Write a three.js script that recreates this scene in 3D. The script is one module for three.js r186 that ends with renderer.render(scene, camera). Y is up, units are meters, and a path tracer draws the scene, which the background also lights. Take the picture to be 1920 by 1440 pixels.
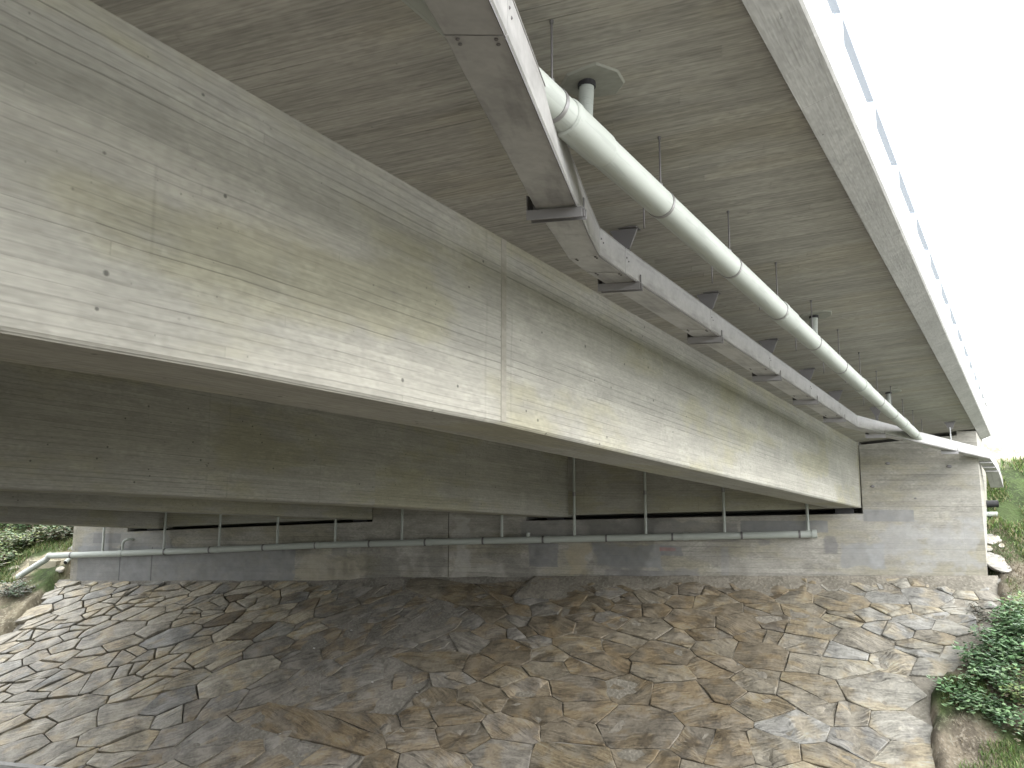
import * as THREE from 'three';
import { mergeGeometries, toCreasedNormals } from 'three/addons/utils/BufferGeometryUtils.js';

/* ---------- camera, sky, sun, exposure ---------- */
const scene = new THREE.Scene();
const EYE = 5.65;                                       // eye height above the road under the bridge
const camera = new THREE.PerspectiveCamera(51.28, 4 / 3, 0.05, 600);
camera.position.set(0, EYE, 0);
camera.lookAt(0, EYE + 0.14, -1);
const renderer = new THREE.WebGLRenderer({ antialias: true });
renderer.toneMapping = THREE.LinearToneMapping;
renderer.toneMappingExposure = 3.75;
renderer.shadowMap.enabled = true;

function mulberry(a) { return () => { a |= 0; a = a + 0x6D2B79F5 | 0; let t = Math.imul(a ^ a >>> 15, 1 | a); t = t + Math.imul(t ^ t >>> 7, 61 | t) ^ t; return ((t ^ t >>> 14) >>> 0) / 4294967296; }; }
const lerp = (a, b, t) => a + (b - a) * t, clamp = (x, a = 0, b = 1) => x < a ? a : x > b ? b : x;
const sstep = (a, b, x) => { const t = clamp((x - a) / (b - a)); return t * t * (3 - 2 * t); };
const HT = new Float32Array(65536); { const r = mulberry(99); for (let i = 0; i < 65536; i++) HT[i] = r(); }
function h2(ix, iy, s) { return HT[(Math.imul(ix, 73856093) ^ Math.imul(iy, 19349663) ^ Math.imul(s, 83492791)) >>> 5 & 65535]; }
// value noise, periodic with (px, py) lattice cells when given
function vn(x, y, s = 0, px = 0, py = 0) {
  let x0 = Math.floor(x), y0 = Math.floor(y); const fx = x - x0, fy = y - y0; let x1 = x0 + 1, y1 = y0 + 1;
  if (px) { x0 = ((x0 % px) + px) % px; x1 = ((x1 % px) + px) % px; }
  if (py) { y0 = ((y0 % py) + py) % py; y1 = ((y1 % py) + py) % py; }
  const u = fx * fx * (3 - 2 * fx), v = fy * fy * (3 - 2 * fy);
  return lerp(lerp(h2(x0, y0, s), h2(x1, y0, s), u), lerp(h2(x0, y1, s), h2(x1, y1, s), u), v);
}
function fbm(x, y, s, oct = 4, px = 0, py = 0) { let a = 0.5, t = 0, n = 0; for (let i = 0; i < oct; i++) { t += a * vn(x, y, s + i * 7, px, py); n += a; a *= 0.5; x *= 2; y *= 2; px *= 2; py *= 2; } return t / n; }

{ // bright overcast sky: an even white cover, faintly mottled
  const w = 256, h = 128, d = new Float32Array(w * h * 4);
  for (let j = 0; j < h; j++) for (let i = 0; i < w; i++) {
    const el = (j + 0.5) / h * 2 - 1, k = 4 * (j * w + i);
    const c = 0.86 + 0.28 * fbm(i / w * 8, j / h * 6, 5, 4, 8, 0);
    const L = (el > 0 ? 1.25 + 0.45 * el : 1.2) * c;
    d[k] = L * 0.985; d[k + 1] = L; d[k + 2] = L * 1.02; d[k + 3] = 1;
  }
  const sky = new THREE.DataTexture(d, w, h, THREE.RGBAFormat, THREE.FloatType);
  sky.mapping = THREE.EquirectangularReflectionMapping; sky.magFilter = THREE.LinearFilter; sky.needsUpdate = true;
  scene.background = sky; scene.environment = sky;
}
const sun = new THREE.DirectionalLight(0xfffaf3, 0.75);
sun.position.set(63, 38, 24); sun.target.position.set(2, 3, -9);
sun.castShadow = true; sun.shadow.radius = 36; sun.shadow.mapSize.set(2048, 2048);
Object.assign(sun.shadow.camera, { left: -45, right: 45, top: 45, bottom: -45, near: 1, far: 220 });
scene.add(sun, sun.target);

/* ---------- the bridge's own coordinates ----------
   a: along the abutment wall (m, 0 at its right corner, falling to the left), b: along the girders back from the wall,
   n: square out of the wall, h / y: height against the eye. The bridge is skew (20 degrees) and falls 5.3 % towards the wall. */
const O = [10.398, 0, -18], T = [0.97437, 0.22495], GH = [0.54373, -0.83926], NH = [-0.22495, 0.97437], GR = 0.0528;
const V3 = (x, y, z) => new THREE.Vector3(x, y, z);
const B = (a, b, h) => V3(O[0] + T[0] * a - GH[0] * b, EYE + h + GR * b, O[2] + T[1] * a - GH[1] * b);
const W = (a, n, y) => V3(O[0] + T[0] * a + NH[0] * n, EYE + y, O[2] + T[1] * a + NH[1] * n);
const LU = (v, tab) => { if (v <= tab[0][0]) return tab[0][1]; for (let i = 1; i < tab.length; i++) if (v <= tab[i][0]) return lerp(tab[i - 1][1], tab[i][1], (v - tab[i - 1][0]) / (tab[i][0] - tab[i - 1][0])); return tab[tab.length - 1][1]; };

/* ---------- helpers ---------- */
const used = {};
function numbered(n) { const k = used[n] = (used[n] ?? -1) + 1; return k ? n + '_' + String(k).padStart(3, '0') : n; }
function shade(o) { o.traverse(m => { if (m.isMesh) { m.castShadow = true; m.receiveShadow = true; } }); return o; }
function tag(o, label, category, group, kind) { o.userData.label = label; if (category) o.userData.category = category; if (group) o.userData.group = group; if (kind) o.userData.kind = kind; return o; }
function thing(name, at, label, category, group, kind) {
  const g = new THREE.Group(); g.name = numbered(name); if (at) g.position.copy(at); scene.add(g); return tag(g, label, category, group, kind);
}
function part(parent, name, geo, mat, label) { // geometry given in world axes; moved into the parent's own
  const m = new THREE.Mesh(geo, mat);
  let off = V3(0, 0, 0), p = parent; while (p && p !== scene) { off.add(p.position); p = p.parent; }
  if (off.lengthSq()) geo.translate(-off.x, -off.y, -off.z);
  m.name = parent === scene ? numbered(name) : name; m.castShadow = m.receiveShadow = true;
  if (label) m.userData.label = label; parent.add(m); return m;
}
class Geo { // flat-shaded polygons with uv in metres
  constructor() { this.p = []; this.u = []; this.c = []; }
  tri(a, b, c, ua, ub, uc) { for (const [v, t] of [[a, ua], [b, ub], [c, uc]]) { this.p.push(v.x, v.y, v.z); this.u.push(t[0], t[1]); } }
  quad(a, b, c, d, ua, ub, uc, ud) { this.tri(a, b, c, ua, ub, uc); this.tri(a, c, d, ua, uc, ud); }
  // quad with uv measured on itself (u along a-b)
  q(a, b, c, d, u0 = 0, v0 = 0) { const l = a.distanceTo(b), k = a.distanceTo(d); this.quad(a, b, c, d, [u0, v0], [u0 + l, v0], [u0 + l, v0 + k], [u0, v0 + k]); }
  box(f, a0, a1, b0, b1, c0, c1) { // f maps the three ranges to space
    const P = (i, j, k) => f(i ? a1 : a0, j ? b1 : b0, k ? c1 : c0);
    this.q(P(0, 0, 0), P(0, 1, 0), P(0, 1, 1), P(0, 0, 1), b0, c0); this.q(P(1, 1, 0), P(1, 0, 0), P(1, 0, 1), P(1, 1, 1), b0, c0);
    this.q(P(1, 0, 0), P(0, 0, 0), P(0, 0, 1), P(1, 0, 1), a0, c0); this.q(P(0, 1, 0), P(1, 1, 0), P(1, 1, 1), P(0, 1, 1), a0, c0);
    this.q(P(0, 0, 1), P(0, 1, 1), P(1, 1, 1), P(1, 0, 1), b0, a0); this.q(P(0, 1, 0), P(0, 0, 0), P(1, 0, 0), P(1, 1, 0), b0, a0);
  }
  prism(prof, bs, caps = true, v0 = 0, u0 = 0) { // prof(b) gives [[a, h], ...] round the section; swept along the bridge
    let last = null, cum;
    for (const b of bs) {
      const pr = prof(b), pts = pr.map(([a, h]) => B(a, b, h));
      if (!cum) { cum = [v0]; for (let i = 1; i <= pr.length; i++) cum.push(cum[i - 1] + pts[i - 1].distanceTo(pts[i % pts.length])); }
      if (last) for (let i = 0; i < pts.length; i++) { const j = (i + 1) % pts.length; this.quad(last.pts[i], last.pts[j], pts[j], pts[i], [last.b + u0, cum[i]], [last.b + u0, cum[i + 1]], [b + u0, cum[i + 1]], [b + u0, cum[i]]); }
      if (caps && (b === bs[0] || b === bs[bs.length - 1])) { const tris = THREE.ShapeUtils.triangulateShape(pr.map(([a, h]) => new THREE.Vector2(a, h)), []); for (const t of tris) this.tri(...t.map(i => pts[i]), ...t.map(i => pr[i])); }
      last = { pts, b };
    }
    return this;
  }
  build() { const g = new THREE.BufferGeometry(); g.setAttribute('position', new THREE.Float32BufferAttribute(this.p, 3)); g.setAttribute('uv', new THREE.Float32BufferAttribute(this.u, 2)); if (this.c.length) g.setAttribute('color', new THREE.Float32BufferAttribute(this.c, 3)); g.computeVertexNormals(); return g; }
}
function tube(p, q, r, seg = 16, r2 = r) { // straight closed tube between two points
  const d = q.clone().sub(p), L = d.length(), g = new THREE.CylinderGeometry(r2, r, L, seg, 1);
  const uv = g.attributes.uv; for (let i = 0; i < uv.count; i++) uv.setXY(i, uv.getX(i) * 6.283 * r, uv.getY(i) * L);
  g.applyQuaternion(new THREE.Quaternion().setFromUnitVectors(V3(0, 1, 0), d.normalize())); const m = p.clone().add(q).multiplyScalar(0.5); g.translate(m.x, m.y, m.z); return g;
}
function bend(pts, r, seg = 20) { return new THREE.TubeGeometry(new THREE.CatmullRomCurve3(pts, false, 'centripetal'), seg, r, 16); }
function ring(c, axis, r, t, w, seg = 20) { // clamp band round a pipe
  const prof = [[r, -w / 2], [r + t, -w / 2], [r + t, w / 2], [r, w / 2], [r, -w / 2]].map(([x, y]) => new THREE.Vector2(x, y));
  const g = toCreasedNormals(new THREE.LatheGeometry(prof, seg), 0.6); g.applyQuaternion(new THREE.Quaternion().setFromUnitVectors(V3(0, 1, 0), axis.clone().normalize())); g.translate(c.x, c.y, c.z); return g;
}

/* ---------- textures ---------- */
function tex(w, h, f, srgb) {
  const d = new Uint8Array(w * h * 4); const o = [0, 0, 0];
  for (let j = 0; j < h; j++) for (let i = 0; i < w; i++) { f(i, j, o); const k = 4 * (j * w + i); for (let c = 0; c < 3; c++) { const v = clamp(o[c]); d[k + c] = 255 * (srgb ? (v <= 0.0031308 ? v * 12.92 : 1.055 * Math.pow(v, 1 / 2.4) - 0.055) : v) + 0.5; } d[k + 3] = 255; }
  const t = new THREE.DataTexture(d, w, h); t.wrapS = t.wrapT = THREE.RepeatWrapping; t.magFilter = THREE.LinearFilter; t.minFilter = THREE.LinearMipmapLinearFilter; t.generateMipmaps = true; if (srgb) t.colorSpace = THREE.SRGBColorSpace; t.needsUpdate = true; return t;
}
// board-marked concrete: boards run along u. Sizes in metres.
function boards({ w, h, W: PW, H: PH, board, seed, base, joint = 0.3, grain = 0.12, tone = 0.1, mottle = 0.25, tint = [1, 1, 1], tintAmt = 0.3, light = 0.2, pores = 1, holes = 0, extra }) {
  const R = mulberry(seed), rows = Math.round(h / board), bh = h / rows, segs = [];
  for (let r = 0; r < rows; r++) { const s = [0]; let x = R() * 2; while (x < w - 0.6) { s.push(x); x += 1.2 + R() * 3; } segs.push({ s, t: s.map(() => (R() - 0.5) * 2), o: s.map(() => R() * 50), j: Math.pow(R(), 1.6), z: s.map(() => R()) }); }
  const pd = []; for (let i = 0; i < w * h * 9 * pores; i++) pd.push([R() * w, R() * h, 0.003 + R() * R() * 0.007, 0.25 + R() * 0.45]);
  for (let i = 0; i < w * h * 2.2 * holes; i++) pd.push([R() * w, R() * h, 0.008 + 0.006 * R(), 0.85]);
  const pm = new Float32Array(PW * PH);
  for (const [x, y, r, s] of pd) { const cx = x / w * PW, cy = y / h * PH, rx = Math.max(0.7, r / w * PW), ry = Math.max(0.7, r / h * PH); for (let j = -Math.ceil(ry); j <= ry + 1; j++) for (let i = -Math.ceil(rx); i <= rx + 1; i++) { const q = (i / rx) ** 2 + (j / ry) ** 2; if (q < 1.4) { const k = ((Math.round(cy) + j + PH) % PH) * PW + (Math.round(cx) + i + PW) % PW; pm[k] = Math.max(pm[k], s * clamp(1.4 - q)); } } }
  const bump = new Uint8Array(PW * PH * 4);
  const P = n => Math.max(1, Math.round(n));
  const map = tex(PW, PH, (i, j, o) => {
    const x = i / PW * w, y = j / PH * h;
    const wob = (vn(x * 1.5, y * 2, seed + 3, P(w * 1.5), P(h * 2)) - 0.5) * 0.0025;
    let r = Math.floor((y + wob) / bh); r = ((r % rows) + rows) % rows; const S = segs[r]; let k = 0; while (k + 1 < S.s.length && S.s[k + 1] <= x) k++;
    const fy = (y + wob) / bh - Math.floor((y + wob) / bh), dj = Math.min(fy, 1 - fy) * bh, dx = Math.min(x - S.s[k], (k + 1 < S.s.length ? S.s[k + 1] : w) - x);
    const jn = vn(x * 1.1, r * 3.7, seed + 11, P(w * 1.1)), js = (0.15 + S.j) * sstep(0.2, 0.55, jn);
    const J = Math.max(clamp(1 - dj / 0.006) * js, clamp(1 - dx / 0.006) * 0.35 * S.z[k]);
    const g = fbm(x * 2.2, y * 90 + S.o[k], seed + 21, 3, P(w * 2.2)) - 0.5 + 0.6 * (vn(x * 14, y * 160, seed + 25, P(w * 14), P(h * 160)) - 0.5);
    const m1 = fbm(x * 0.8, y * 1.6, seed + 31, 5, P(w * 0.8), P(h * 1.6)) - 0.5, m2 = fbm(x * 5, y * 9, seed + 41, 3, P(w * 5), P(h * 9)) - 0.5;
    const lt = sstep(0.5, 0.66, fbm(x * 2.3, y * 4.6, seed + 51, 6, P(w * 2.3), P(h * 4.6))) * sstep(0.25, 0.75, fbm(x * 22, y * 40, seed + 57, 2, P(w * 22), P(h * 40)));
    const tn = sstep(0.45, 0.75, fbm(x * 0.7, y * 2.4, seed + 61, 4, P(w * 0.7), P(h * 2.4)) + 0.25 * m2) * tintAmt;
    const po = pm[j * PW + i];
    let L = 1 + tone * S.t[k] + grain * g * 1.6 + mottle * (m1 * 0.8 + m2 * 0.8 + 0.55 * (vn(x * 30, y * 60, seed + 47, P(w * 30), P(h * 60)) - 0.5)) + light * lt; L *= (1 - joint * J) * (1 - po * 0.75);
    for (let c = 0; c < 3; c++) o[c] = base[c] * L * lerp(1, tint[c], tn);
    let z = 0.62 + 0.1 * S.t[k] * 0.6 + 0.12 * g - 0.45 * J - 0.4 * po + 0.08 * m2;
    if (extra) z += extra(x, y, o, seed, J) || 0;
    const q = 4 * (j * PW + i); bump[q] = bump[q + 1] = bump[q + 2] = clamp(z) * 255; bump[q + 3] = 255;
  }, true);
  const bt = new THREE.DataTexture(bump, PW, PH); bt.wrapS = bt.wrapT = THREE.RepeatWrapping; bt.magFilter = THREE.LinearFilter; bt.needsUpdate = true;
  map.repeat.set(1 / w, 1 / h); bt.repeat.set(1 / w, 1 / h);
  return { map, bumpMap: bt };
}
const concrete = (t, o = {}) => new THREE.MeshStandardMaterial({ ...t, bumpScale: 0.008, roughness: 0.9, color: 0xffffff, ...o });
const tGirder = boards({ w: 12.3, h: 3.3, W: 2048, H: 1024, board: 0.06, seed: 3, base: [0.305, 0.299, 0.264], tint: [0.9, 0.87, 0.62], tintAmt: 0.5, joint: 0.42, tone: 0.06, grain: 0.15, mottle: 0.24, light: 0.12, holes: 1, extra(x, y, o, seed) { let z = 0; for (const [vx, s, w] of [[1.3, 0.16, 0.012], [3.1, 0.2, 0.01], [3.45, 0.12, 0.02], [6.2, 0.15, 0.014], [9.6, 0.2, 0.012], [11.0, 0.1, 0.03]]) { const k = clamp(1 - Math.abs(x - vx + 0.02 * (vn(x, y * 3, 5) - 0.5)) / w) * s * sstep(0.3, 0.6, vn(vx, y * 2.5, 6)); for (let c = 0; c < 3; c++) o[c] *= 1 - k; z -= 0.3 * k; } return z; } });
const tSoffit = boards({ w: 7, h: 9, W: 1024, H: 2048, board: 0.1, seed: 17, base: [0.315, 0.306, 0.28], tint: [0.95, 0.88, 0.7], tintAmt: 0.3, joint: 0.45, grain: 0.32, tone: 0.1, mottle: 0.2, light: 0.14, pores: 0.5 });
const tPlain = boards({ w: 4, h: 4, W: 1024, H: 1024, board: 0.5, seed: 29, base: [0.37, 0.37, 0.36], joint: 0.1, grain: 0.05, tone: 0.02, mottle: 0.3, light: 0.15, tintAmt: 0.15, tint: [0.9, 0.9, 0.8] });
// the abutment wall keeps its own sheet: 23.6 m x 4.4 m, with its patches of repair mortar and dark stains
const WALLW = 23.6, WALLH = 4.4, WX = 23.5, WY = 2.5;   // u = a + WX, v = y + WY
const marks = [ // a0, a1, y0, y1, colour, strength, edge roughness
  [-5.15, -3.2, -0.84, -0.57, [0.18, 0.185, 0.188], 0.85, 0.02], [-2.43, -1.36, -0.58, -0.31, [0.225, 0.228, 0.23], 0.9, 0.006], [-8.6, -7.0, -1.72, -1.2, [0.225, 0.234, 0.238], 0.8, 0.16],
  [-7.02, -6.66, -1.30, -1.24, [0.42, 0.12, 0.08], 0.8, 0.03], [-7.0, -6.5, -1.42, -1.2, [0.16, 0.165, 0.18], 0.7, 0.05], [-3.3, -3.0, -1.35, -0.92, [0.14, 0.14, 0.145], 0.75, 0.12], [-4.75, -4.45, -1.18, -0.98, [0.17, 0.17, 0.18], 0.6, 0.12],
  [-2.95, -2.0, -1.62, -1.05, [0.24, 0.247, 0.25], 0.75, 0.2], [-2.3, -0.15, -1.5, -0.72, [0.32, 0.325, 0.33], 0.55, 0.5], [-23.4, -16.6, -2.5, -1.42, [0.2, 0.205, 0.21], 0.85, 0.06], [-23.3, -20.4, -1.0, -1.5, [0.24, 0.245, 0.25], 0.6, 0.2],
  [-22.9, -22.0, -1.33, -1.05, [0.18, 0.18, 0.185], 0.8, 0.01], [-22.0, -21.0, -2.4, -1.7, [0.23, 0.235, 0.24], 0.6, 0.02], [-10.25, -9.5, -1.75, -1.15, [0.15, 0.155, 0.165], 0.75, 0.04], [-9.3, -8.75, -2.0, -1.15, [0.30, 0.26, 0.18], 0.55, 0.18],
  [-10.4, -5.2, -1.05, -0.6, [0.17, 0.17, 0.17], 0.6, 0.12], [-15.6, -15.1, -1.6, -1.3, [0.17, 0.17, 0.17], 0.6, 0.1], [-16.5, -14.8, -2.3, -1.6, [0.36, 0.33, 0.26], 0.5, 0.25], [-12.2, -11.8, -2.2, -0.6, [0.42, 0.41, 0.39], 0.45, 0.18],
  [-8.4, -6.2, -2.05, -1.75, [0.2, 0.2, 0.205], 0.6, 0.14], [-5.62, -5.45, -2.0, -1.2, [0.25, 0.25, 0.25], 0.5, 0.05], [-3.1, -2.9, -1.92, -1.85, [0.1, 0.5, 0.22], 0.5, 0.03], [-19.6, -17, -0.72, -0.3, [0.34, 0.31, 0.24], 0.6, 0.15]];
const tWall = boards({ w: WALLW, h: WALLH, W: 2048, H: 512, board: 0.12, seed: 41, base: [0.29, 0.28, 0.25], tint: [0.8, 0.76, 0.58], tintAmt: 0.5, joint: 0.6, tone: 0.1, grain: 0.16, mottle: 0.4, light: 0.2, pores: 0.3,
  extra(x, y, o, seed) {
    const a = x - WX, v = y - WY; let z = 0;
    for (const [a0, a1, y0, y1, col, s, e] of marks) {
      const w = e ? (fbm(x * 3, y * 4, 71, 4) - 0.5) * 2 * e : 0, d = Math.min(a - a0, a1 - a, v - Math.min(y0, y1), Math.max(y0, y1) - v) + w;
      const m = sstep(-0.006 - e * 0.15, 0.01 + e * 0.25, d) * s * (0.8 + 0.4 * (fbm(x * 6, y * 8, 83, 3) - 0.2)); if (m <= 0) continue;
      const t = 0.85 + 0.35 * fbm(x * 9, y * 9, 77, 3); for (let c = 0; c < 3; c++) o[c] = lerp(o[c], col[c] * t, clamp(m)); z += 0.06 * m;
    }
    for (const ln of [-21.98, -20.96]) if (v < -1.4) { const k = clamp(1 - Math.abs(a - ln) / 0.02); for (let c = 0; c < 3; c++) o[c] *= 1 - 0.75 * k; z -= k * 0.3; }
    const dk = sstep(0.54, 0.68, fbm(x * 1.2, y * 0.9, 91, 5)) * 0.3 * (a > -17 && a < -6 ? 1 : 0.3); for (let c = 0; c < 3; c++) o[c] *= 1 - dk;
    return z;
  } });
// schist slabs of the slope: streaks along u, ochre and grey patches
function schist(seed, streak) {
  const w = 2, N = 1024; const bump = new Uint8Array(N * N * 4);
  const map = tex(N, N, (i, j, o) => {
    const x = i / N, y = j / N, wx = fbm(x * 4, y * 4, seed, 3, 4, 4), yy = y + 0.06 * wx;
    const s1 = fbm(x * 5, yy * 40, seed + 5, 4, 5, 0), s2 = fbm(x * 16, yy * 120, seed + 9, 2, 16, 0), m = fbm(x * 6, y * 6, seed + 15, 5, 6, 6), f = fbm(x * 60, y * 60, seed + 19, 2, 60, 60);
    const wseam = 0.5 - Math.abs(x - 0.5), k = sstep(0, 0.06, Math.min(wseam, 0.5 - Math.abs(y - 0.5)));
    const st = lerp(0.5, s1, k) - 0.5, sf = lerp(0.5, s2, k) - 0.5;
    const L = 0.74 + streak * (st * 1.1 + sf * 0.6) + 0.75 * (m - 0.5) + 0.35 * (f - 0.5), oc = sstep(0.48, 0.7, fbm(x * 5, y * 7, seed + 23, 4, 5, 7)), dk = sstep(0.57, 0.72, fbm(x * 9, y * 9, seed + 27, 4, 9, 9));
    o[0] = L * lerp(1, 1.03, oc) * (1 - 0.2 * dk); o[1] = L * lerp(1, 0.94, oc) * (1 - 0.2 * dk); o[2] = L * lerp(0.98, 0.78, oc) * (1 - 0.18 * dk);
    const z = 0.5 + 0.55 * st + 0.28 * sf + 0.45 * (m - 0.5) + 0.14 * (f - 0.5), q = 4 * (j * N + i); bump[q] = bump[q + 1] = bump[q + 2] = 255 * clamp(z); bump[q + 3] = 255;
  }, true);
  const bt = new THREE.DataTexture(bump, N, N); bt.wrapS = bt.wrapT = THREE.RepeatWrapping; bt.magFilter = THREE.LinearFilter; bt.needsUpdate = true;
  map.repeat.set(1 / w, 1 / w); bt.repeat.set(1 / w, 1 / w); return { map, bumpMap: bt };
}
const tSchA = schist(101, 0.6), tSchB = schist(202, 0.85);
function grit(seed, c0, c1, c2, w = 2) { // soil / mortar / gravel
  const N = 1024, bump = new Uint8Array(N * N * 4);
  const map = tex(N, N, (i, j, o) => {
    const x = i / N, y = j / N, m = fbm(x * 5, y * 5, seed, 5, 5, 5), f = fbm(x * 50, y * 50, seed + 9, 3, 50, 50), g = fbm(x * 18, y * 18, seed + 13, 3, 18, 18);
    const k = sstep(0.35, 0.65, m + 0.4 * (g - 0.5)), p = sstep(0.6, 0.75, f);
    for (let c = 0; c < 3; c++) o[c] = lerp(lerp(c0[c], c1[c], k), c2[c], p * 0.6) * (0.7 + 0.6 * f);
    const q = 4 * (j * N + i); bump[q] = bump[q + 1] = bump[q + 2] = 255 * clamp(0.2 + 0.5 * f + 0.4 * (g - 0.3)); bump[q + 3] = 255;
  }, true);
  const bt = new THREE.DataTexture(bump, N, N); bt.wrapS = bt.wrapT = THREE.RepeatWrapping; bt.magFilter = THREE.LinearFilter; bt.needsUpdate = true;
  map.repeat.set(1 / w, 1 / w); bt.repeat.set(1 / w, 1 / w); return { map, bumpMap: bt };
}
const tSoil = grit(301, [0.5, 0.46, 0.4], [0.8, 0.74, 0.64], [1, 0.98, 0.92]), tMortar = grit(331, [0.66, 0.65, 0.61], [0.88, 0.86, 0.82], [0.86, 0.85, 0.81]), tRoad = grit(351, [0.09, 0.09, 0.09], [0.13, 0.13, 0.125], [0.22, 0.21, 0.2]);
const tZinc = (() => { const m = tex(512, 512, (i, j, o) => { const x = i / 512, y = j / 512, s = vn(x * 60, y * 60, 7, 60, 60) * 0.5 + vn(x * 23, y * 23, 8, 23, 23) * 0.5, b = fbm(x * 4, y * 4, 11, 4, 4, 4), d = sstep(0.5, 0.75, fbm(x * 3, y * 18, 15, 4, 3, 18)); const L = 0.35 + 0.08 * (s - 0.5) + 0.16 * (b - 0.5) - 0.07 * d; o[0] = L; o[1] = L * 0.99; o[2] = L * 0.97; }, true); m.repeat.set(1, 1); return m; })();
const zinc = new THREE.MeshStandardMaterial({ map: tZinc, metalness: 0.3, roughness: 0.46, color: 0xffffff });
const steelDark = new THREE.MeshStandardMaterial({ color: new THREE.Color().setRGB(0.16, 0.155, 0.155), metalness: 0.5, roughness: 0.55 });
const steel = new THREE.MeshStandardMaterial({ color: new THREE.Color().setRGB(0.27, 0.265, 0.265), metalness: 0.6, roughness: 0.45 });
const paintRail = new THREE.MeshStandardMaterial({ color: new THREE.Color().setRGB(0.72, 0.74, 0.76), metalness: 0.1, roughness: 0.5 });
const tPvc = (() => { const m = tex(512, 512, (i, j, o) => { const x = i / 512, y = j / 512, b = fbm(x * 6, y * 4, 21, 5, 6, 4), d = sstep(0.62, 0.75, fbm(x * 30, y * 6, 25, 3, 30, 6)), L = 1 + 0.12 * (b - 0.5) - 0.12 * d; o[0] = 0.385 * L; o[1] = 0.415 * L; o[2] = 0.385 * L; }, true); m.repeat.set(2, 0.7); return m; })();
const pvc = new THREE.MeshStandardMaterial({ map: tPvc, roughness: 0.58 });
const railMat = new THREE.MeshStandardMaterial({ color: new THREE.Color().setRGB(0.36, 0.4, 0.46), metalness: 0.1, roughness: 0.55 });
const black = new THREE.MeshStandardMaterial({ color: new THREE.Color().setRGB(0.02, 0.02, 0.022), roughness: 0.7 });

/* ---------- terrain ---------- */
const slopeY = (a, n) => -1.82 + 0.0228 * Math.min(a, 0) - 0.667 * n;
const edgeN = n => (fbm(n * 1.6, 3.3, 461, 4) - 0.5) * 0.5;
const rightEdge = n => edgeN(n) * sstep(0.3, 1, n) + LU(n, [[0, 0.36], [0.12, 0.3], [1.2, -0.1], [2.0, -0.75], [2.75, -1.8], [3.9, -2.15], [6, -2.4]]), leftEdge = n => edgeN(n + 9) * 0.7 + LU(n, [[0, -24.1], [2, -23.85], [6, -23.5]]);
function groundY(a, n) {
  const far = 0.667 * (n - 21.2) - 0.63 + 0.0;      // slope under the other end of the bridge
  let y = Math.max(slopeY(a, n), -EYE); if (n > 10) y = Math.max(-EYE, Math.min(far, 1.6));
  const noise = (fbm(a * 0.7, n * 0.7, 401, 4) - 0.5) * 0.35 + (fbm(a * 3, n * 3, 407, 3) - 0.5) * 0.16;
  if (n < 0 && a > -23.25 && a < -0.15) return -2.6;  // filled behind the wall
  if (n > 21.2 && a > -30 && a < 6) return -0.7;
  const top = 1.55, side = a > 0 ? top - 0.55 * Math.max(0, a - 1.2) : top - 0.5 * Math.max(0, -a - 26);
  const inA = Math.min(rightEdge(n) - a, a - leftEdge(n), n + 1);
  y = Math.min(y, Math.max(side, -EYE));
  if (n < 6.4 && y > -EYE + 0.01) y += lerp((a > -12 ? 0.25 : 0.1) + noise * 0.8, -0.14, sstep(0.0, 0.22, inA)) ;
  else if (y > -EYE + 0.01) y += noise * 0.5;
  return y;
}
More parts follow.
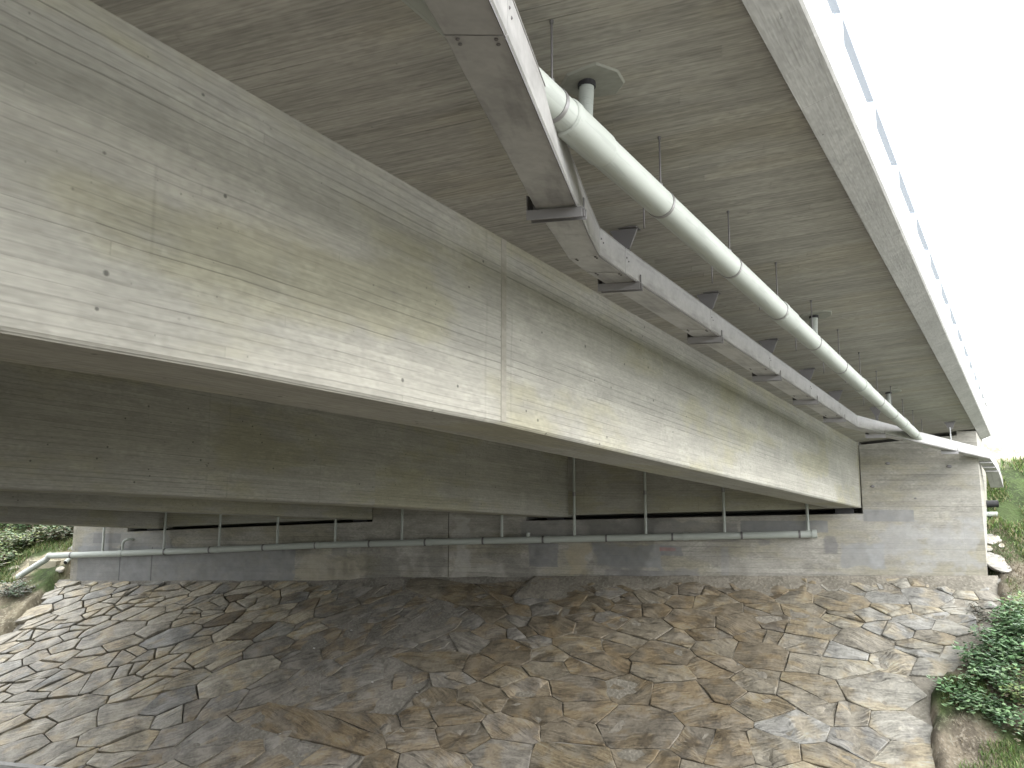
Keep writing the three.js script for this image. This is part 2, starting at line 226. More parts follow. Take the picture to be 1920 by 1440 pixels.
{
  const as = [], ns = [];
  const span = (arr, a, b, s) => { for (let x = a; x < b - 1e-6; x += s) arr.push(x); };
  span(as, -130, -50, 8); span(as, -50, -30, 2); span(as, -30, -27, 0.5); span(as, -27, -23.4, 0.14); span(as, -23.4, -3, 1.2); span(as, -3, -0.3, 0.12); as.push(-0.22, -0.12, 0.0, 0.1); span(as, 0.2, 4, 0.12); span(as, 4, 10, 0.6); span(as, 10, 130, 8);
  span(ns, -80, -14, 6); span(ns, -14, -6, 0.5); span(ns, -6, 6.6, 0.14); span(ns, 6.6, 14, 0.7); span(ns, 14, 21, 0.5); ns.push(21.1, 21.3); span(ns, 22, 100, 6);
  const pos = [], uv = [], col = [], idx = [];
  for (const n of ns) for (const a of as) {
    const y = groundY(a, n), p = W(a, n, y); pos.push(p.x, p.y, p.z); uv.push(a, n);
    const f = fbm(a * 1.3, n * 1.3, 431, 4), f2 = fbm(a * 4, n * 4, 437, 3);
    let grass = sstep(0.42, 0.6, f + 0.25 * (f2 - 0.5) + (a > 0.9 ? 0.25 : 0) + (n < -0.8 && n > -3.6 ? 0.1 : -0.06) + (a < -25.3 ? 0.2 : 0.0)), gravel = a > 0 && n < -3.3 ? sstep(-3.3, -4, n) : 0;
    if (a > 3 || a < -27 || n > 6.5) grass = 0.85; if (a > -24 && a < 1 && n > 6) grass = 0;
    const soil = a < -20 ? [0.31, 0.29, 0.23] : [0.205, 0.188, 0.16], gr = [0.055, 0.09, 0.028], pg = [0.42, 0.4, 0.36];
    for (let c = 0; c < 3; c++) col.push(lerp(lerp(soil[c], gr[c], grass), pg[c], gravel));
  }
  const A = as.length; for (let j = 0; j + 1 < ns.length; j++) for (let i = 0; i + 1 < A; i++) { const k = j * A + i; idx.push(k, k + A, k + 1, k + 1, k + A, k + A + 1); }
  const g = new THREE.BufferGeometry(); g.setAttribute('position', new THREE.Float32BufferAttribute(pos, 3)); g.setAttribute('uv', new THREE.Float32BufferAttribute(uv, 2)); g.setAttribute('color', new THREE.Float32BufferAttribute(col, 3)); g.setIndex(idx); g.computeVertexNormals();
  tag(part(scene, 'ground', g, new THREE.MeshStandardMaterial({ ...tSoil, bumpScale: 0.03, vertexColors: true, roughness: 1, side: THREE.DoubleSide })), 'earth banks beside and behind the abutment, bare soil with patches of grass', null, null, 'structure');
  const r = new Geo(); r.box((a, n, y) => W(a, n, y), -70, 60, 6.05, 13.4, -EYE - 0.1, -EYE + 0.03);
  tag(part(scene, 'road', r.build(), new THREE.MeshStandardMaterial({ ...tRoad, bumpScale: 0.006, roughness: 0.95 })), 'asphalt road running under the bridge below the stone slope', null, null, 'structure');
  const k = new Geo(); const toe = a => (EYE - 1.82 + 0.0228 * a) / 0.667;
  for (let a = -26; a < -1; a += 1) k.box((x, n, y) => W(x, toe(x) + n, y), a, a + 0.99, -0.02, 0.16, -EYE - 0.1, -EYE + 0.14);
  tag(part(scene, 'kerb', k.build(), concrete(tPlain)), 'pale concrete kerb along the foot of the stone slope', null, null, 'structure');
}

/* ---------- bridge ---------- */
const steps = (a, b, s) => { const r = []; for (let x = a; x < b - 1e-6; x += s) r.push(x); r.push(b); return r; };
const L0 = -0.3, L1 = 22.4;
const matGirder = concrete(tGirder), matSoffit = concrete(tSoffit, { bumpScale: 0.012 }), matPlain = concrete(tPlain), matWall = concrete(tWall);
function girder(br, ar, al, hb, top, v0, u0) { // ar: right face, al: left face; hb(b): underside
  const g = new Geo().prism(b => { const h = hb(b), c = 0.025; return [[ar, top(ar)], [ar, h + c], [ar - c, h], [al + c, h - 0.01], [al, h + c], [al, top(al)]]; }, steps(L0, L1, 0.8), true, v0, u0);
  return part(br, 'girder', g.build(), matGirder);
}
const topR = a => a > -2.47 ? 1.235 + (a + 2.47) * 0.106 : 1.235 + (a + 2.47) * 0.03;
const br1 = thing('road_bridge', B(-5, 10, 1.3), 'nearer concrete girder bridge whose broad slab edge and deep outer girder fill the upper view', 'bridge');
const g1b = b => LU(b, [[0, -0.27], [5, -0.26], [11, -0.25], [14.8, -0.24], [17.2, -0.285], [18.4, -0.33], [22.4, -0.45]]);
girder(br1, -2.47, -3.15, g1b, topR, 0, 0.7);
girder(br1, -9.24, -9.92, b => LU(b, [[0, -0.52], [7, -0.53], [13, -0.60], [22.4, -0.72]]), topR, 0.9, 5.3);
{
  const slab = new Geo().prism(b => [[0.05, 1.5], [-2.47, 1.235], [-12.28, topR(-12.28)], [-12.28, 1.5], [-2.47, 1.74], [0.05, 1.78]], steps(-2.6, L1, 2));
  // boards of the soffit lie nearly square to the girders
  const g = slab.build(), p = g.attributes.position, u = g.attributes.uv;
  for (let i = 0; i < p.count; i++) { const x = p.getX(i) - O[0], z = p.getZ(i) - O[2], th = 0.4, ux = [Math.cos(th - 0.17), Math.sin(th - 0.17)]; u.setXY(i, x * ux[0] + z * ux[1], -x * ux[1] + z * ux[0]); }
  part(br1, 'deck_slab', g, matSoffit);
  const eb = new Geo().prism(b => [[0.052, 1.468], [0.27, 1.558], [0.285, 1.575], [0.285, 1.9], [0.265, 1.915], [-0.95, 1.93], [-0.95, 1.785], [0.052, 1.785]], steps(0.3, L1, 2));
  part(br1, 'edge_beam', eb.build(), matPlain);
  const eb2 = new Geo().prism(b => [[0.052, 1.468], [0.27, 1.558], [0.285, 1.575], [0.285, 1.9], [0.265, 1.915], [-0.95, 1.93], [-0.95, 1.785], [0.052, 1.785]], [-2.0, 0.275]);
  part(br1, 'edge_beam', eb2.build(), matPlain, 'short end piece of the slab edge beyond its joint');
  const ds = new Geo(); ds.prism(b => [[-2.44, 1.24], [-2.46, -0.265], [-10.28, -0.50], [-10.28, 1.0]], [-2.0, 0.0], true);
  const dg = ds.build(); part(br1, 'end_diaphragm', dg, matGirder, 'dark end wall of the deck between the girders');
  // pale repaired seam down the outer girder, mortar squares round the drain inlets
  const sm = new Geo(); sm.box((b, q, h) => B(-2.47 + q, b, h), 14.785, 14.855, -0.01, 0.004, g1b(14.8) + 0.02, 1.233);
  part(br1, 'seam', sm.build(), concrete(tPlain, { color: 0xdcd8cc }), 'pale repaired seam down the outer girder');
  for (const [a, b] of [[-0.86, 16.72], [-0.88, 11.3], [-0.88, 5.98]]) { const m = new Geo(), R = mulberry(Math.round(b * 10)), rim = [[-0.21, -0.13], [-0.12, -0.18], [0.06, -0.17], [0.15, -0.08], [0.16, 0.07], [0.08, 0.15], [-0.14, 0.14], [-0.22, 0.03]].map(([x, y]) => [a + x + (R() - 0.5) * 0.05, b + y + (R() - 0.5) * 0.05]), n = rim.length;
    for (let i = 0; i < n; i++) { const p = rim[i], q = rim[(i + 1) % n], P = (v, k, z) => { const x = a + (v[0] - a) * k, y = b + (v[1] - b) * k; return B(x, y, topR(x) + z); }; m.q(P(p, 1, 0.004), P(q, 1, 0.004), P(q, 0.9, -0.012), P(p, 0.9, -0.012)); m.tri(P(p, 0.9, -0.012), P(q, 0.9, -0.012), B(a, b, topR(a) - 0.012), p, q, [a, b]); } part(br1, 'mortar_patch', m.build(), concrete(tPlain, { color: 0xd8dad2 })); }
}
const topL = a => 0.96 + (a + 12.32) * 0.03;
const br2 = thing('road_bridge', B(-18, 10, 1.0), 'farther concrete girder bridge at the left whose two girders show low behind the nearer ones', 'bridge');
girder(br2, -14.45, -15.13, b => LU(b, [[0, -0.61], [9, -0.615], [22.4, -0.7]]), topL, 1.7, 2.2);
girder(br2, -20.66, -21.34, b => LU(b, [[0, -0.9], [4.3, -0.83], [22.4, -0.9]]), topL, 2.4, 8.2);
{
  const g = new Geo().prism(b => [[-12.32, topL(-12.32)], [-23.1, topL(-23.1)], [-23.1, 1.1], [-12.32, 1.42]], steps(-2.6, L1, 2)).build(); part(br2, 'deck_slab', g, matSoffit);
  part(br2, 'edge_beam', new Geo().prism(b => [[-23.102, 0.60], [-23.35, 0.60], [-23.35, 1.2], [-22.4, 1.22], [-22.4, 1.12], [-23.102, 1.105]], [-2, L1]).build(), matPlain);
  part(br2, 'end_diaphragm', new Geo().prism(b => [[-14.47, 0.9], [-14.47, -0.57], [-21.78, -0.9], [-21.78, 0.7]], [-2.0, 0.0], true).build(), matGirder, 'dark end wall of the deck between the girders');
}

/* ---------- abutment ---------- */
const shelf = a => a < -12.335 ? -0.67 + (a + 14.45) * 0.045 : -0.40 + (a + 2.5) * 0.028;
{
  const t = thing('abutment', W(-12, 0, -2), 'long concrete abutment wall with grey mortar patches carrying the girder ends above the stone slope', 'abutment');
  const uvw = (g) => { const geo = g.build(), p = geo.attributes.position, u = geo.attributes.uv, nn = geo.attributes.normal; for (let i = 0; i < p.count; i++) { const x = p.getX(i) - O[0], z = p.getZ(i) - O[2], a = x * T[0] + z * T[1], n = x * NH[0] + z * NH[1]; const side = Math.abs(nn.getX(i) * T[0] + nn.getZ(i) * T[1]) > 0.7; u.setXY(i, (side ? n : a) + WX, p.getY(i) - EYE + WY); } return geo; };
  const base = a => -2.15 + 0.0228 * a;
  const block = (a0, a1, top0, top1, bot0, bot1, n0 = 0, n1 = -2.1) => { const g = new Geo(), f = (a, n, k) => W(a, n, k ? (a === a0 ? top0 : top1) : (a === a0 ? bot0 : bot1)); g.box(f, a0, a1, n1, n0, 0, 1); return g; };
  part(t, 'wall', uvw(block(-12.325, -0.35, shelf(-12.325), shelf(-0.35), base(-12.3), base(0))), matWall);
  part(t, 'wall', uvw(block(-23.25, -12.345, shelf(-23.25), shelf(-12.345), base(-23.25), base(-12.3))), matWall);
  part(t, 'back_wall', uvw(block(-23.2, -0.4, 0.8, 1.5, -1.2, -0.6, -2.101, -2.5)), matWall);
  const up = (a0, a1, t0, t1) => part(t, 'upper_wall', uvw(block(a0, a1, t0, t1, shelf(a0) + 0.001, shelf(a1) + 0.001)), matWall);
  up(-2.425, -0.35, 1.17, 1.36); up(-14.42, -12.345, 0.85, 0.93); up(-12.325, -10.31, 0.9, 0.97); up(-23.25, -21.8, 0.55, 0.62);
  // wing wall running back from the right corner
  const w = new Geo(); w.box((a, b, h) => B(a, b, h), -0.349, 0.05, -3.0, 0.0, -2.3, 1.45); part(t, 'wing_wall', uvw(w), matWall);
  const w2 = new Geo(); w2.box((a, b, h) => B(a, b, h), -23.6, -23.25, -2.5, -0.02, -3, 0.57); part(t, 'wing_wall', uvw(w2), matWall);
  for (const [a, h] of [[-2.81, g1b(0)], [-9.58, -0.52], [-14.79, -0.61], [-21, -0.9]]) { const g = new Geo(); g.box((x, n, y) => W(x, n, y), a - 0.2, a + 0.2, -0.4, -0.06, shelf(a) + 0.001, h - 0.012); part(t, 'bearing', g.build(), black); }
  for (const [a, y, s] of [[-1.83, 0.74, 0.045], [-2.18, 0.22, 0.04], [-0.55, 0.66, 0.05], [-1.3, -0.05, 0.025]]) { const g = new THREE.IcosahedronGeometry(s, 1); g.scale(1.4, 0.8, 0.35); const c = W(a, 0.0, y); g.translate(c.x, c.y, c.z); part(t, 'anchor_stub', g, steelDark); }
}
{ // the other end of the bridge, behind the viewer
  const t = thing('abutment', W(-8, 21.4, -1), 'concrete abutment at the near end of the bridge, behind the viewer', 'abutment');
  const g = new Geo(); g.box((a, n, y) => W(a, n, y), -31, 2, 21.25, 22.2, -3, 2.2); part(t, 'wall', g.build(), matPlain);
}

/* ---------- stone slope ---------- */
const NS = (() => { const u = W(1, 0, 0.0228).sub(W(0, 0, 0)), v = W(0, 1, -0.667).sub(W(0, 0, 0)); return v.cross(u).normalize(); })();
if (NS.y < 0) NS.negate();
const SC = 1.202;                                        // metres down the slope per metre of n
const foldA = n => -10.62 - 0.566 * n;                    // the step between the two pavements
const foldE = n => foldA(n) + (fbm(n * 1.1, 2.7, 471, 4) - 0.5) * 0.55;
const SP = (a, s, l) => W(a, s / SC, slopeY(a, s / SC)).addScaledVector(NS, l);
const PROUD = 0.06;                                      // the right pavement stands proud of the left one
function bed(parent, a0f, a1f, lift, mat, na, nn) {       // mortar bed: an uneven sheet with a turned-down rim
  const pos = [], uv = [], idx = [];
  for (let j = 0; j <= nn; j++) for (let i = 0; i <= na; i++) {
    const s = -0.02 + 6.9 * j / nn, n = s / SC, a = lerp(a0f(n), a1f(n), i / na), rim = (i === 0 || i === na) ? -0.3 : 0;
    const p = SP(a, s, lift(a, s) + rim); pos.push(p.x, p.y, p.z); uv.push(a, s);
    if (i < na && j < nn) { const k = j * (na + 1) + i; idx.push(k, k + na + 1, k + 1, k + 1, k + na + 1, k + na + 2); }
  }
  const g = new THREE.BufferGeometry(); g.setAttribute('position', new THREE.Float32BufferAttribute(pos, 3)); g.setAttribute('uv', new THREE.Float32BufferAttribute(uv, 2)); g.setIndex(idx); g.computeVertexNormals();
  mat.side = THREE.DoubleSide; return part(parent, 'mortar_bed', g, mat);
}
const rgb = (r, g, b) => new THREE.Color().setRGB(r, g, b);
const stoneMat = (t, r, g, b, bs = 0.022) => new THREE.MeshStandardMaterial({ ...t, color: rgb(r, g, b), bumpScale: bs, roughness: 0.6 });
const SM = {
  tan: [stoneMat(tSchA, 0.40, 0.37, 0.305), stoneMat(tSchA, 0.37, 0.342, 0.285), stoneMat(tSchB, 0.41, 0.38, 0.315), stoneMat(tSchA, 0.42, 0.38, 0.30)],
  grey: [stoneMat(tSchA, 0.32, 0.312, 0.285), stoneMat(tSchB, 0.30, 0.29, 0.265), stoneMat(tSchA, 0.275, 0.268, 0.25)],
  brown: [stoneMat(tSchB, 0.215, 0.185, 0.14, 0.03), stoneMat(tSchA, 0.20, 0.17, 0.125, 0.03), stoneMat(tSchB, 0.225, 0.2, 0.155, 0.03), stoneMat(tSchB, 0.19, 0.168, 0.135, 0.03)],
  dull: [stoneMat(tSchA, 0.265, 0.248, 0.218, 0.016), stoneMat(tSchA, 0.275, 0.262, 0.238, 0.016), stoneMat(tSchB, 0.262, 0.238, 0.202, 0.016)],
  mid: [stoneMat(tSchA, 0.27, 0.245, 0.197, 0.03), stoneMat(tSchB, 0.255, 0.23, 0.182, 0.03), stoneMat(tSchA, 0.285, 0.262, 0.218, 0.03)],
  pale: [stoneMat(tSchA, 0.35, 0.335, 0.295, 0.028), stoneMat(tSchB, 0.33, 0.315, 0.275, 0.028), stoneMat(tSchA, 0.315, 0.31, 0.29, 0.028), stoneMat(tSchB, 0.32, 0.30, 0.25, 0.028)] };
function clip(poly, nx, ny, d) { // keep nx*x + ny*y <= d
  const out = []; for (let i = 0; i < poly.length; i++) { const p = poly[i], q = poly[(i + 1) % poly.length], dp = nx * p[0] + ny * p[1] - d, dq = nx * q[0] + ny * q[1] - d; if (dp <= 0) out.push(p); if ((dp < 0) !== (dq < 0) && dp !== dq) { const t = dp / (dp - dq); out.push([lerp(p[0], q[0], t), lerp(p[1], q[1], t)]); } } return out;
}
function layStones(parent, seed, o) { // uneven slabs: weighted cells in a stretched, turned frame, drawn in from one another by the joint
  const R = mulberry(seed), ct = Math.cos(o.turn), st = Math.sin(o.turn), k = o.stretch;
  const to = (a, s) => [(a * ct + s * st) / k, -a * st + s * ct], back = (x, y) => [x * k * ct - y * st, x * k * st + y * ct];
  const seeds = [];
  for (let i = 0; i < 26000; i++) {
    const a = lerp(o.a0, o.a1, R()), s = lerp(-0.2, 7.0, R()), r = o.size(a, s) * (0.55 + 0.95 * R() * R() + 0.25 * R()); if (!o.inside(a, s, 0.25)) continue;
    const [x, y] = to(a, s); let ok = true; for (const q of seeds) { if (Math.abs(q.x - x) > 2) continue; if ((q.x - x) ** 2 + (q.y - y) ** 2 < ((q.r + r) * 0.86) ** 2) { ok = false; break; } } if (ok) seeds.push({ x, y, r, a, s });
  }
  const made = [];
  for (const c of seeds) {
    if (!o.inside(c.a, c.s, 0)) continue;
    let poly = [[c.x - 1.5, c.y - 1.5], [c.x + 1.5, c.y - 1.5], [c.x + 1.5, c.y + 1.5], [c.x - 1.5, c.y + 1.5]];
    const jw = o.joint(c.a, c.s) * (0.6 + 0.8 * R());
    for (const q of seeds) {
      if (q === c) continue; let dx = q.x - c.x, dy = q.y - c.y; const L = Math.hypot(dx, dy); if (L > 3.2) continue; dx /= L; dy /= L;
      const m = (L * L + c.r * c.r - q.r * q.r) / (2 * L), w = Math.hypot(dx * ct / k - dy * st, dx * st / k + dy * ct); // joint width measured on the slope
      poly = clip(poly, dx, dy, dx * c.x + dy * c.y + m - jw * 0.5 * w); if (poly.length < 3) break;
    }
    if (poly.length < 3) continue;
    poly = poly.map(p => back(...p));
    for (const [nx, ny, d] of o.walls) poly = clip(poly, nx, ny, d);
    if (poly.length < 3) continue;
    const bits = [poly];
    if (R() < o.split) { // some cells break into shards along a slanting line
      const th = o.turn + (R() < 0.6 ? 1 : -1) * (0.15 + 0.5 * R()) + (R() < 0.2 ? 1.4 : 0), nx = -Math.sin(th), ny = Math.cos(th), d = nx * c.a + ny * c.s + (R() - 0.5) * 0.12, w = jw * 0.5;
      bits.length = 0; bits.push(clip(poly, nx, ny, d - w), clip(poly, -nx, -ny, -d - w));
    }
    for (let poly of bits) { if (poly.length < 3) continue;
    let A = 0, cx = 0, cy = 0; for (let i = 0; i < poly.length; i++) { const p = poly[i], q = poly[(i + 1) % poly.length], w = p[0] * q[1] - q[0] * p[1]; A += w; cx += (p[0] + q[0]) * w; cy += (p[1] + q[1]) * w; } cx /= 3 * A; cy /= 3 * A; A = Math.abs(A / 2); if (A < 0.012) continue;
    if (Math.sign(poly.reduce((t, p, i) => { const q = poly[(i + 1) % poly.length]; return t + p[0] * q[1] - q[0] * p[1]; }, 0)) < 0) poly.reverse();
    // drop very short edges, break the corners, then roughen
    poly = poly.filter((p, i) => { const q = poly[(i + 1) % poly.length]; return Math.hypot(p[0] - q[0], p[1] - q[1]) > 0.03; }); if (poly.length < 3) continue;
    let e = []; const n = poly.length;
    for (let i = 0; i < n; i++) { const p = poly[i], q = poly[(i + 1) % n], L = Math.hypot(q[0] - p[0], q[1] - p[1]), c0 = Math.min(0.25, (0.008 + 0.025 * R() * R()) / L), c1 = 1 - Math.min(0.25, (0.008 + 0.025 * R() * R()) / L); e.push([lerp(p[0], q[0], c0), lerp(p[1], q[1], c0)]); const m = L > 0.7 ? 2 : L > 0.3 ? 1 : 0; for (let j = 1; j <= m; j++) { const t = lerp(c0, c1, j / (m + 1)), w = (R() - 0.5) * 0.075 * Math.min(1, L); e.push([lerp(p[0], q[0], t) + w * (q[1] - p[1]) / L, lerp(p[1], q[1], t) - w * (q[0] - p[0]) / L]); } e.push([lerp(p[0], q[0], c1), lerp(p[1], q[1], c1)]); }
    const h = o.rise(c.a, c.s) * (0.7 + 0.6 * R()), tx = (R() - 0.5) * o.tilt, ty = (R() - 0.5) * o.tilt, sd = R() * 99, rough = o.rough ?? 1, am = clamp(Math.sqrt(A));
    const Z = (x, y, f) => { const z = o.lift(x, y) + h + tx * (x - cx) + ty * (y - cy) + rough * ((vn(x * 3 + sd, y * 3, 7) - 0.5) * 0.05 + (vn(x * 9 + sd, y * 9, 9) - 0.5) * 0.018) * f; return z; };
    const ua = o.turn + (R() - 0.5) * o.grainSpread, uc = Math.cos(ua), us = Math.sin(ua), uo = R() * 2, vo = R() * 2;
    const rings = [[1, -0.11, 0], [1, -0.005, 0.5], [1 - Math.min(0.1, 0.011 / (0.5 * am)), 0, 0.8], [0.55, 0.006 * am, 1.2]].map(([f, dz, nf]) => e.map(p => { const x = lerp(cx, p[0], f), y = lerp(cy, p[1], f); return [x, y, dz === -0.11 ? o.lift(x, y) - 0.1 : Z(x, y, nf) + dz]; }));
    const pos = [], uv = [], put = q => { const v = SP(q[0], q[1], q[2]); pos.push(v.x, v.y, v.z); uv.push(q[0] * uc + q[1] * us + uo, -q[0] * us + q[1] * uc + vo + q[2]); };
    const m = e.length; for (let r = 0; r < 3; r++) for (let i = 0; i < m; i++) { const j = (i + 1) % m, a = rings[r][i], b = rings[r][j], c2 = rings[r + 1][j], d = rings[r + 1][i]; put(a); put(b); put(c2); put(a); put(c2); put(d); }
    const ctr = [cx, cy, Z(cx, cy, 1.2) + 0.006 * am]; for (let i = 0; i < m; i++) { put(rings[3][i]); put(rings[3][(i + 1) % m]); put(ctr); }
    let g = new THREE.BufferGeometry(); g.setAttribute('position', new THREE.Float32BufferAttribute(pos, 3)); g.setAttribute('uv', new THREE.Float32BufferAttribute(uv, 2)); g = toCreasedNormals(g, 0.35);
    made.push({ g, A, mat: o.pick(c.a, c.s, R) });
    }
  }
  made.sort((x, y) => y.A - x.A);
  made.slice(0, 300).forEach(q => part(parent, 'stone', q.g, q.mat));
  const rest = made.slice(300); if (rest.length) part(parent, 'stone_chips', mergeGeometries(rest.map(q => q.g)), SM.grey[0]).userData.kind = 'stuff';
  console.log('stones', parent.name, made.length);
}
const mixPick = (lists, R) => { let t = R() * lists.reduce((s, l) => s + l[1], 0); for (const [m, w] of lists) { t -= w; if (t <= 0) return m[Math.floor(R() * m.length)]; } return lists[0][0][0]; };
{
  const L = thing('stone_slope', W(-17, 2.5, -4), 'left stone pavement of tan slabs with open dark joints below the abutment', 'stone paving', null, 'structure');
  const covered = (a, s) => sstep(-16.2, -13.6, a + 0.55 * (s / SC) + 1.6 * (fbm(a * 0.5, s * 0.5, 511, 3) - 0.5)); // where mortar lies over the stones
  const lift = (a, s) => 0.0 * sstep(1.2, 0.1, foldA(s / SC) - a);
  bed(L, n => leftEdge(n), n => foldE(n) + 0.6, (a, s) => lift(a, s) + lerp(-0.065, 0.022, covered(a, s)) + (fbm(a * 2.2, s * 2.2, 521, 4) - 0.5) * lerp(0.03, 0.07, covered(a, s)) + 0.05 * sstep(0.35, 0, s), new THREE.MeshStandardMaterial({ ...tMortar, color: rgb(0.25, 0.24, 0.22), bumpScale: 0.02, roughness: 0.95 }), 120, 60);
  layStones(L, 71, { a0: -25, a1: -10, turn: -0.5, stretch: 2.1, split: 0.4, tilt: 0.07, grainSpread: 0.5, rough: 0.9,
    size: (a, s) => lerp(0.18, 0.34, clamp(s / 5)) * (a < -21 ? 0.85 : 1), joint: (a, s) => lerp(0.038, 0.018, covered(a, s)), rise: (a, s) => lerp(0.03, 0.03, covered(a, s)), lift,
    inside: (a, s, m) => a > leftEdge(s / SC) + 0.12 - m && a < foldA(s / SC) + 0.1 + m && s > 0.08 - m,
    walls: [[0, -1, -0.1], [1, 0.566 / SC, -10.62 + 0.3]],
    pick: (a, s, R) => { const c = covered(a, s); return R() < c ? mixPick([[SM.dull, 1]], R) : mixPick([[SM.tan, 6], [SM.grey, 0.8], [SM.pale, 1], [SM.brown, a > -18 ? 0.6 : 0]], R); } });
  const Rr = thing('stone_slope', W(-5, 2.5, -4), 'right stone pavement of large brown and grey slabs, standing proud beside the gully', 'stone paving', null, 'structure');
  const liftR = (a, s) => PROUD + 0.0;
  const smear = (a, s) => Math.max(sstep(0.52, 0.12, s + 0.5 * (fbm(a * 1.5, s * 1.5, 541, 3) - 0.5)) * (a > -10.4 ? 1 : 0), sstep(0.75, 0.35, Math.hypot((a + 9.9) / 1.1, (s - 0.45) / 0.55) + 0.6 * (fbm(a * 2, s * 2, 547, 3) - 0.5)));
  bed(Rr, n => foldE(n) + 0.3, n => rightEdge(n) - 0.02, (a, s) => PROUD - 0.015 + (fbm(a * 2.5, s * 2.5, 531, 4) - 0.5) * 0.035 + 0.055 * smear(a, s), new THREE.MeshStandardMaterial({ ...tMortar, color: rgb(0.25, 0.235, 0.205), bumpScale: 0.02, roughness: 0.95 }), 110, 64);
  layStones(Rr, 83, { a0: -14.5, a1: 0.6, turn: 0.12, stretch: 1.65, split: 0.35, tilt: 0.035, grainSpread: 0.9, rough: 1.5,
    size: (a, s) => Math.min(lerp(0.2, 0.36, clamp(s / 3)), s < 0.5 ? 0.15 : 1) * (a > -1.5 && s < 2 ? 0.75 : 1), joint: () => 0.015, rise: () => 0.012, lift: liftR,
    inside: (a, s, m) => a < rightEdge(s / SC) - 0.1 + m && a > foldE(s / SC) + 0.1 - m && s > 0.05 - m,
    walls: [[0, -1, -0.06]],
    pick: (a, s, R) => { const w = sstep(-6.2, -1.8, a + 1.4 * (fbm(a * 0.7, s * 0.9, 551, 3) - 0.5) + (s > 4 ? 0.8 : 0)); const q = w + 0.28 * (R() - 0.5); return q < 0.3 ? mixPick([[SM.brown, 6], [SM.dull, a < -9 ? 2.5 : 0.3]], R) : q < 0.68 ? mixPick([[SM.mid, 6], [SM.brown, 1]], R) : mixPick([[SM.pale, 5], [SM.mid, 1], [SM.grey, 0.6]], R); } });
}

